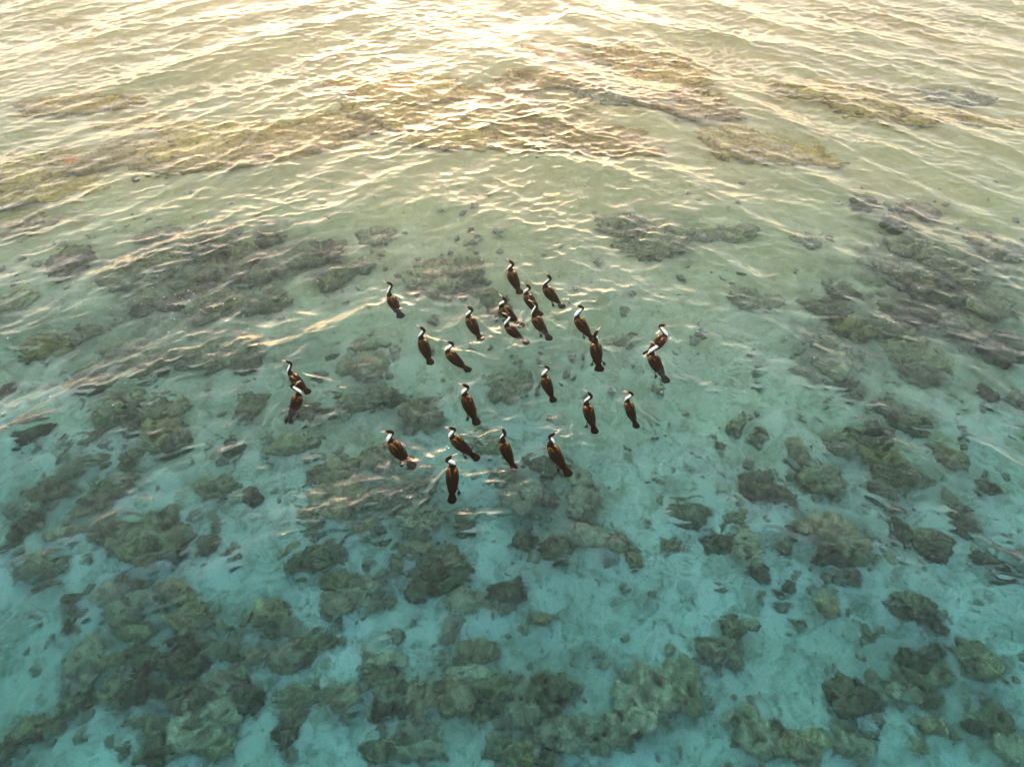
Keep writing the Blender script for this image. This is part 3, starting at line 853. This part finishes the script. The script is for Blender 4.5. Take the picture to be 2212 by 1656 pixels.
def cormorant(i, pose):
    r = np.random.default_rng(300 + i)
    S = pose['scale']
    d = pose['d']; ang = math.atan2(d[1], d[0])
    root = bpy.data.objects.new("cormorant", None)
    root.empty_display_size = 0.2
    COL.objects.link(root)
    o_xy = pose['n'] - d * 0.185 * S
    root.location = (o_xy[0], o_xy[1], float(water_height(o_xy[0], o_xy[1])) * 0.8 - 0.044)
    root.rotation_euler = (0, 0, ang)
    root.scale = (S, S, S)
    root["label"] = pose['label']; root["category"] = "cormorant"; root["group"] = "pied cormorants swimming in a loose flock"
    ca, sa = math.cos(-ang), math.sin(-ang)
    loc = lambda w: np.array([w[0] * ca - w[1] * sa, w[0] * sa + w[1] * ca])
    hv = loc(pose['head']) / S
    bd = loc(pose['bill'])
    # ---- body, neck and head in one skin
    base = np.array([0.185, 0, 0.075])
    head = np.array([0.185 + hv[0], hv[1], 0.318])
    bdir = np.array([bd[0], bd[1], 0.16]); bdir /= np.linalg.norm(bdir)
    side = head - base; side[2] = 0
    back = np.array([-bd[0], -bd[1], 0])
    sp_ = [(-0.325, 0, 0.012), (-0.27, 0, 0.016), (-0.18, 0, 0.022), (-0.07, 0, 0.028), (0.04, 0, 0.034), (0.12, 0, 0.042), (0.175, 0, 0.062)]
    rY = [0.022, 0.056, 0.082, 0.104, 0.108, 0.095, 0.068]
    rZ = [0.010, 0.030, 0.062, 0.086, 0.092, 0.082, 0.062]
    n1 = np.array([0.200, 0, 0.115]) + side * 0.18 - back * 0.012
    n2 = base + side * 0.42 + np.array([0, 0, 0.085]) - back * 0.022
    n3 = base + side * 0.72 + np.array([0, 0, 0.150]) + back * 0.016
    n4 = head + back * 0.044 + np.array([0, 0, -0.040])
    h0 = head + back * 0.022 + np.array([0, 0, -0.008])
    h1 = head + bdir * 0.012
    h2 = head + bdir * 0.038
    h3 = head + bdir * 0.060
    sp_ += [n1, n2, n3, n4, h0, h1, h2, h3]
    rY += [0.048, 0.036, 0.0315, 0.030, 0.0315, 0.031, 0.024, 0.0125]
    rZ += [0.050, 0.038, 0.0345, 0.033, 0.0335, 0.032, 0.024, 0.0135]
    NR = 54
    C = catmull(sp_, NR)
    RY = catmull(np.array(rY)[:, None], NR)[:, 0]; RZ = catmull(np.array(rZ)[:, None], NR)[:, 0]
    tt = np.linspace(0, len(sp_) - 1, NR)
    tan = np.gradient(C, axis=0); tan /= np.linalg.norm(tan, axis=1)[:, None]
    # lateral axis swings from the body's to the head's
    wgt = smoothstep(5.8, 8.6, tt)[:, None]
    latb = np.array([0, 1.0, 0]); lath = np.array([-bd[1], bd[0], 0.0])
    lat = latb * (1 - wgt) + lath * wgt
    if bd[0] < -0.5:
        mid = np.array([math.copysign(1, -bd[1] if bd[1] else 1), 0.3, 0])
        lat += mid * (wgt * (1 - wgt)) * 1.5
    lat -= tan * np.sum(lat * tan, 1)[:, None]
    lat /= np.linalg.norm(lat, axis=1)[:, None]
    up = np.cross(tan, lat)
    V, Q, T, ph = sweep(C, lat, up, RY, RZ, 22)
    # plumage pattern: black above and behind, white throat, foreneck and belly, yellow skin before the eye
    TT = np.concatenate([np.repeat(tt, 22), [0, len(sp_) - 1]])
    PH = np.concatenate([np.tile(ph, NR), [0, 0]])
    under = np.abs(np.abs(PH - np.pi))                         # 0 at the belly / throat side
    half = np.interp(TT, [0, 2, 5, 6, 7, 8, 9, 10, 11, 12, 13, 14], [0.3, 0.7, 0.8, 1.0, 1.4, 1.55, 1.5, 1.45, 1.4, 1.4, 1.1, 0.7])
    half = half + 0.10 * np.sin(TT * 9 + i) + 0.06 * r.normal(size=len(TT))
    wt = smoothstep(0.10, -0.10, under - half)[:, None]
    cols = BLACK * (1 - wt) + WHITE * wt
    br = smoothstep(2.0, 5.5, TT)[:, None] * (1 - wt)
    cols = cols * (1 - 0.5 * br) + BROWN * 0.5 * br
    yl = (smoothstep(12.55, 12.9, TT) * smoothstep(2.35, 2.0, under) * smoothstep(0.75, 1.0, under))[:, None]
    cols = cols * (1 - yl) + YEL * yl
    me = mesh_mixed("body", V, Q, T); set_col(me, cols)
    body = link("body", me, M_BODY, root)
    # ---- wings folded over the back
    for s in (1, -1):
        P = [(0.150, 0.048 * s, 0.072), (0.115, 0.060 * s, 0.092), (0.05, 0.056 * s, 0.098), (-0.05, 0.044 * s, 0.086), (-0.15, 0.027 * s, 0.066), (-0.24, 0.014 * s, 0.046), (-0.31, 0.010 * s, 0.034)]
        wy = [0.010, 0.040, 0.050, 0.047, 0.036, 0.022, 0.006]; wz = [0.008, 0.026, 0.036, 0.034, 0.026, 0.015, 0.005]
        c2 = catmull(P, 22); y2 = catmull(np.array(wy)[:, None], 22)[:, 0]; z2 = catmull(np.array(wz)[:, None], 22)[:, 0]
        tg = np.gradient(c2, axis=0); tg /= np.linalg.norm(tg, axis=1)[:, None]
        la = np.tile(np.array([0, 0.86, -0.5 * s]), (22, 1)); la -= tg * np.sum(la * tg, 1)[:, None]; la /= np.linalg.norm(la, axis=1)[:, None]
        upv = np.cross(la, tg); upv *= np.sign(upv[:, 2:3])
        Vw, Qw, Tw, phw = sweep(c2, la, upv, y2, z2, 16)
        rid = np.concatenate([np.tile(np.cos(phw * 5 + 0.6), 22), [0, 0]])
        lw = np.concatenate([np.repeat(np.linspace(0, 1, 22), 16), [0, 1]])
        Vw[:, 2] += 0.0022 * rid * smoothstep(0.25, 0.6, lw)
        mw = mesh_mixed("wing", Vw, Qw, Tw)
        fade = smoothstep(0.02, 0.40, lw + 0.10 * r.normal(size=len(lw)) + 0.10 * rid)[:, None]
        cw = SHOULDER_GLINT * (1 - fade) + BLACK * fade  # painted gold glint at the shoulder runs out into black feathers
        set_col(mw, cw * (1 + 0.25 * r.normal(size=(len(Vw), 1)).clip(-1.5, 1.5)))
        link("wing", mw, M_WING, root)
    # ---- tail: stiff feathers in a fan
    TV, TF, tc_ = [], [], []
    nf = 11
    spread = 0.36 if i in (0, 9) else 0.25
    for k in range(nf):
        a = (k / (nf - 1) - 0.5) * 2
        if i == 16 and abs(a) < 0.25:
            continue
        an = a * spread
        L_ = 0.205 - 0.040 * a * a + r.uniform(-0.008, 0.006)
        for s in range(5):
            f = s / 4
            w = 0.0115 * (1 + 0.9 * f) * (1.0 if s < 4 else 0.45)
            cx_ = -0.285 - L_ * f * math.cos(an); cy_ = a * 0.026 - L_ * f * math.sin(an) * -1
            cz_ = 0.052 - 0.008 * f + 0.003 * (k % 2) - 0.006 * a * a
            nx, ny = math.sin(an) * w, math.cos(an) * w
            TV += [(cx_ + nx * 0, cy_ - ny, cz_), (cx_, cy_, cz_ + 0.0035), (cx_, cy_ + ny, cz_), (cx_, cy_, cz_ - 0.003)]
            tc_ += [BLACK * (0.45 + 0.35 * r.random())] * 4
        b = len(TV) - 20
        for s in range(4):
            for q in range(4):
                TF.append((b + s * 4 + q, b + s * 4 + (q + 1) % 4, b + (s + 1) * 4 + (q + 1) % 4, b + (s + 1) * 4 + q))
        TF.append((b, b + 3, b + 2, b + 1)); TF.append((b + 16, b + 17, b + 18, b + 19))
    mt = bpy.data.meshes.new("tail"); mt.from_pydata([tuple(v) for v in TV], [], TF); mt.update()
    set_col(mt, np.array(tc_))
    link("tail", mt, M_TAIL, root)
    # ---- bill: long, hooked
    up_h = np.cross(bdir, lath); up_h /= np.linalg.norm(up_h)
    if up_h[2] < 0:
        up_h = -up_h
    def bill_part(name, opening, lower):
        pts = []
        L_ = 0.092 if not lower else 0.084
        n = 9
        for s in range(n):
            f = s / (n - 1)
            p = head + bdir * (0.052 + L_ * f) - up_h * (0.004 if lower else -0.003) - up_h * opening * f * 0.035
            if not lower and f > 0.8:
                p = p - up_h * 0.012 * ((f - 0.8) / 0.2) ** 2
            pts.append(p)
        pts = np.array(pts)
        wv = np.interp(np.linspace(0, 1, n), [0, 0.3, 0.85, 1], [0.013, 0.0105, 0.0090, 0.0050])
        hv_ = wv * (0.75 if lower else 0.9)
        Vb, Qb, Tb, _ = sweep(pts, np.tile(lath, (n, 1)), np.tile(up_h, (n, 1)), wv, hv_, 10)
        return mesh_mixed(name, Vb, Qb, Tb)
    op = 1.0 if i == 19 else 0.0
    bill = link("bill", bill_part("bill", 0.0, False), M_BILL, root)
    low_b = link("lower_bill", bill_part("lower_bill", op, True), M_POUCH if i == 19 else M_BILL, root)
    if i == 19:
        low_b["label"] = "pink open lower bill and throat pouch"
    # ---- eyes
    ve, fe = ICO[3]
    for s in (1, -1):
        c = head + bdir * 0.026 + lath * s * 0.0215 + up_h * 0.006
        link("eye", mesh_np("eye", v1 * 0.0052 + c, f1), M_EYE, root)
    # ---- webbed feet paddling beside the tail, under water
    for s, on in ((1, FEET.get(i, (0, 0))[0]), (-1, FEET.get(i, (0, 0))[1])):
        if not on:
            continue
        sw = r.uniform(0.1, 0.55)
        x0, y0, z0 = -0.17, 0.062 * s, -0.012
        k = np.array([x0 - 0.03, y0 + 0.028 * s, -0.012])
        dirf = np.array([-math.cos(sw), math.sin(sw) * s * 0.7, -0.10]); dirf /= np.linalg.norm(dirf)
        nl = np.array([dirf[1], -dirf[0], 0]); nl /= np.linalg.norm(nl)
        cen = np.array([[x0, y0, z0], (np.array([x0, y0, z0]) + k) / 2 + [0, 0, -0.002], k])
        Vl, Ql, Tl, _ = sweep(cen, np.tile(nl, (3, 1)), np.tile([0, 0, 1.0], (3, 1)), np.array([0.018, 0.014, 0.012]), np.array([0.018, 0.014, 0.012]), 8)
        Vl = list(map(tuple, Vl)); fl = [tuple(map(int, q)) for q in Ql] + [tuple(map(int, q)) for q in Tl]
        # web: four toes, scalloped edge
        toes = [(-0.55, 0.065), (-0.22, 0.10), (0.12, 0.12), (0.42, 0.10)]
        rim = []
        for q in range(len(toes)):
            rim.append(toes[q])
            if q < 3:
                rim.append(((toes[q][0] + toes[q + 1][0]) / 2, (toes[q][1] + toes[q + 1][1]) / 2 * 0.80))
        b = len(Vl)
        for zz in (0.003, -0.003):
            Vl.append(tuple(k + np.array([0, 0, zz])))
            for (a, l) in rim:
                p = k + (dirf * math.cos(a) + nl * math.sin(a)) * l + np.array([0, 0, zz * 0.6])
                Vl.append(tuple(p))
        m = len(rim)
        for q in range(m - 1):
            fl.append((b, b + 1 + q, b + 2 + q)); fl.append((b + m + 1, b + m + 3 + q, b + m + 2 + q))
            fl.append((b + 1 + q, b + m + 2 + q, b + m + 3 + q, b + 2 + q))
        mf = bpy.data.meshes.new("foot"); mf.from_pydata(Vl, [], fl); mf.update()
        link("foot", mf, M_FOOT, root)

for i, pose in enumerate(bird_pose):
    cormorant(i, pose)

# ------------------------------------------------------------------ haze added for the warm veil over the far water, lit by the low sun
hz = Nodes("veil_haze")
pv = hz.n("ShaderNodeVolumePrincipled", Density=HAZE, Anisotropy=0.85)
pv.inputs["Color"].default_value = (1.0, 0.97, 0.93, 1)
hz.l(pv.outputs[0], hz.out.inputs["Volume"])
for nm_ in ("Density Attribute", "Color Attribute", "Temperature Attribute"):
    if nm_ in pv.inputs:
        pv.inputs[nm_].default_value = ""
for m_ in (hz.m, M_WATER):
    try:
        m_.cycles.homogeneous_volume = True
    except Exception:
        pass
hx0, hx1, hy0, hy1, hz0, hz1 = -2600, 2600, -900, 2600, -9.0, CAM_H + 1.0
hv_ = np.array([(x, y, z) for z in (hz0, hz1) for y in (hy0, hy1) for x in (hx0, hx1)], float)
hf_ = np.array([(0, 2, 3, 1), (4, 5, 7, 6), (0, 1, 5, 4), (2, 6, 7, 3), (0, 4, 6, 2), (1, 3, 7, 5)])
link("haze", mesh_np("haze", hv_, hf_, False), hz.m, kind="stuff", label="warm thin haze over the sea towards the low sun", category="haze")
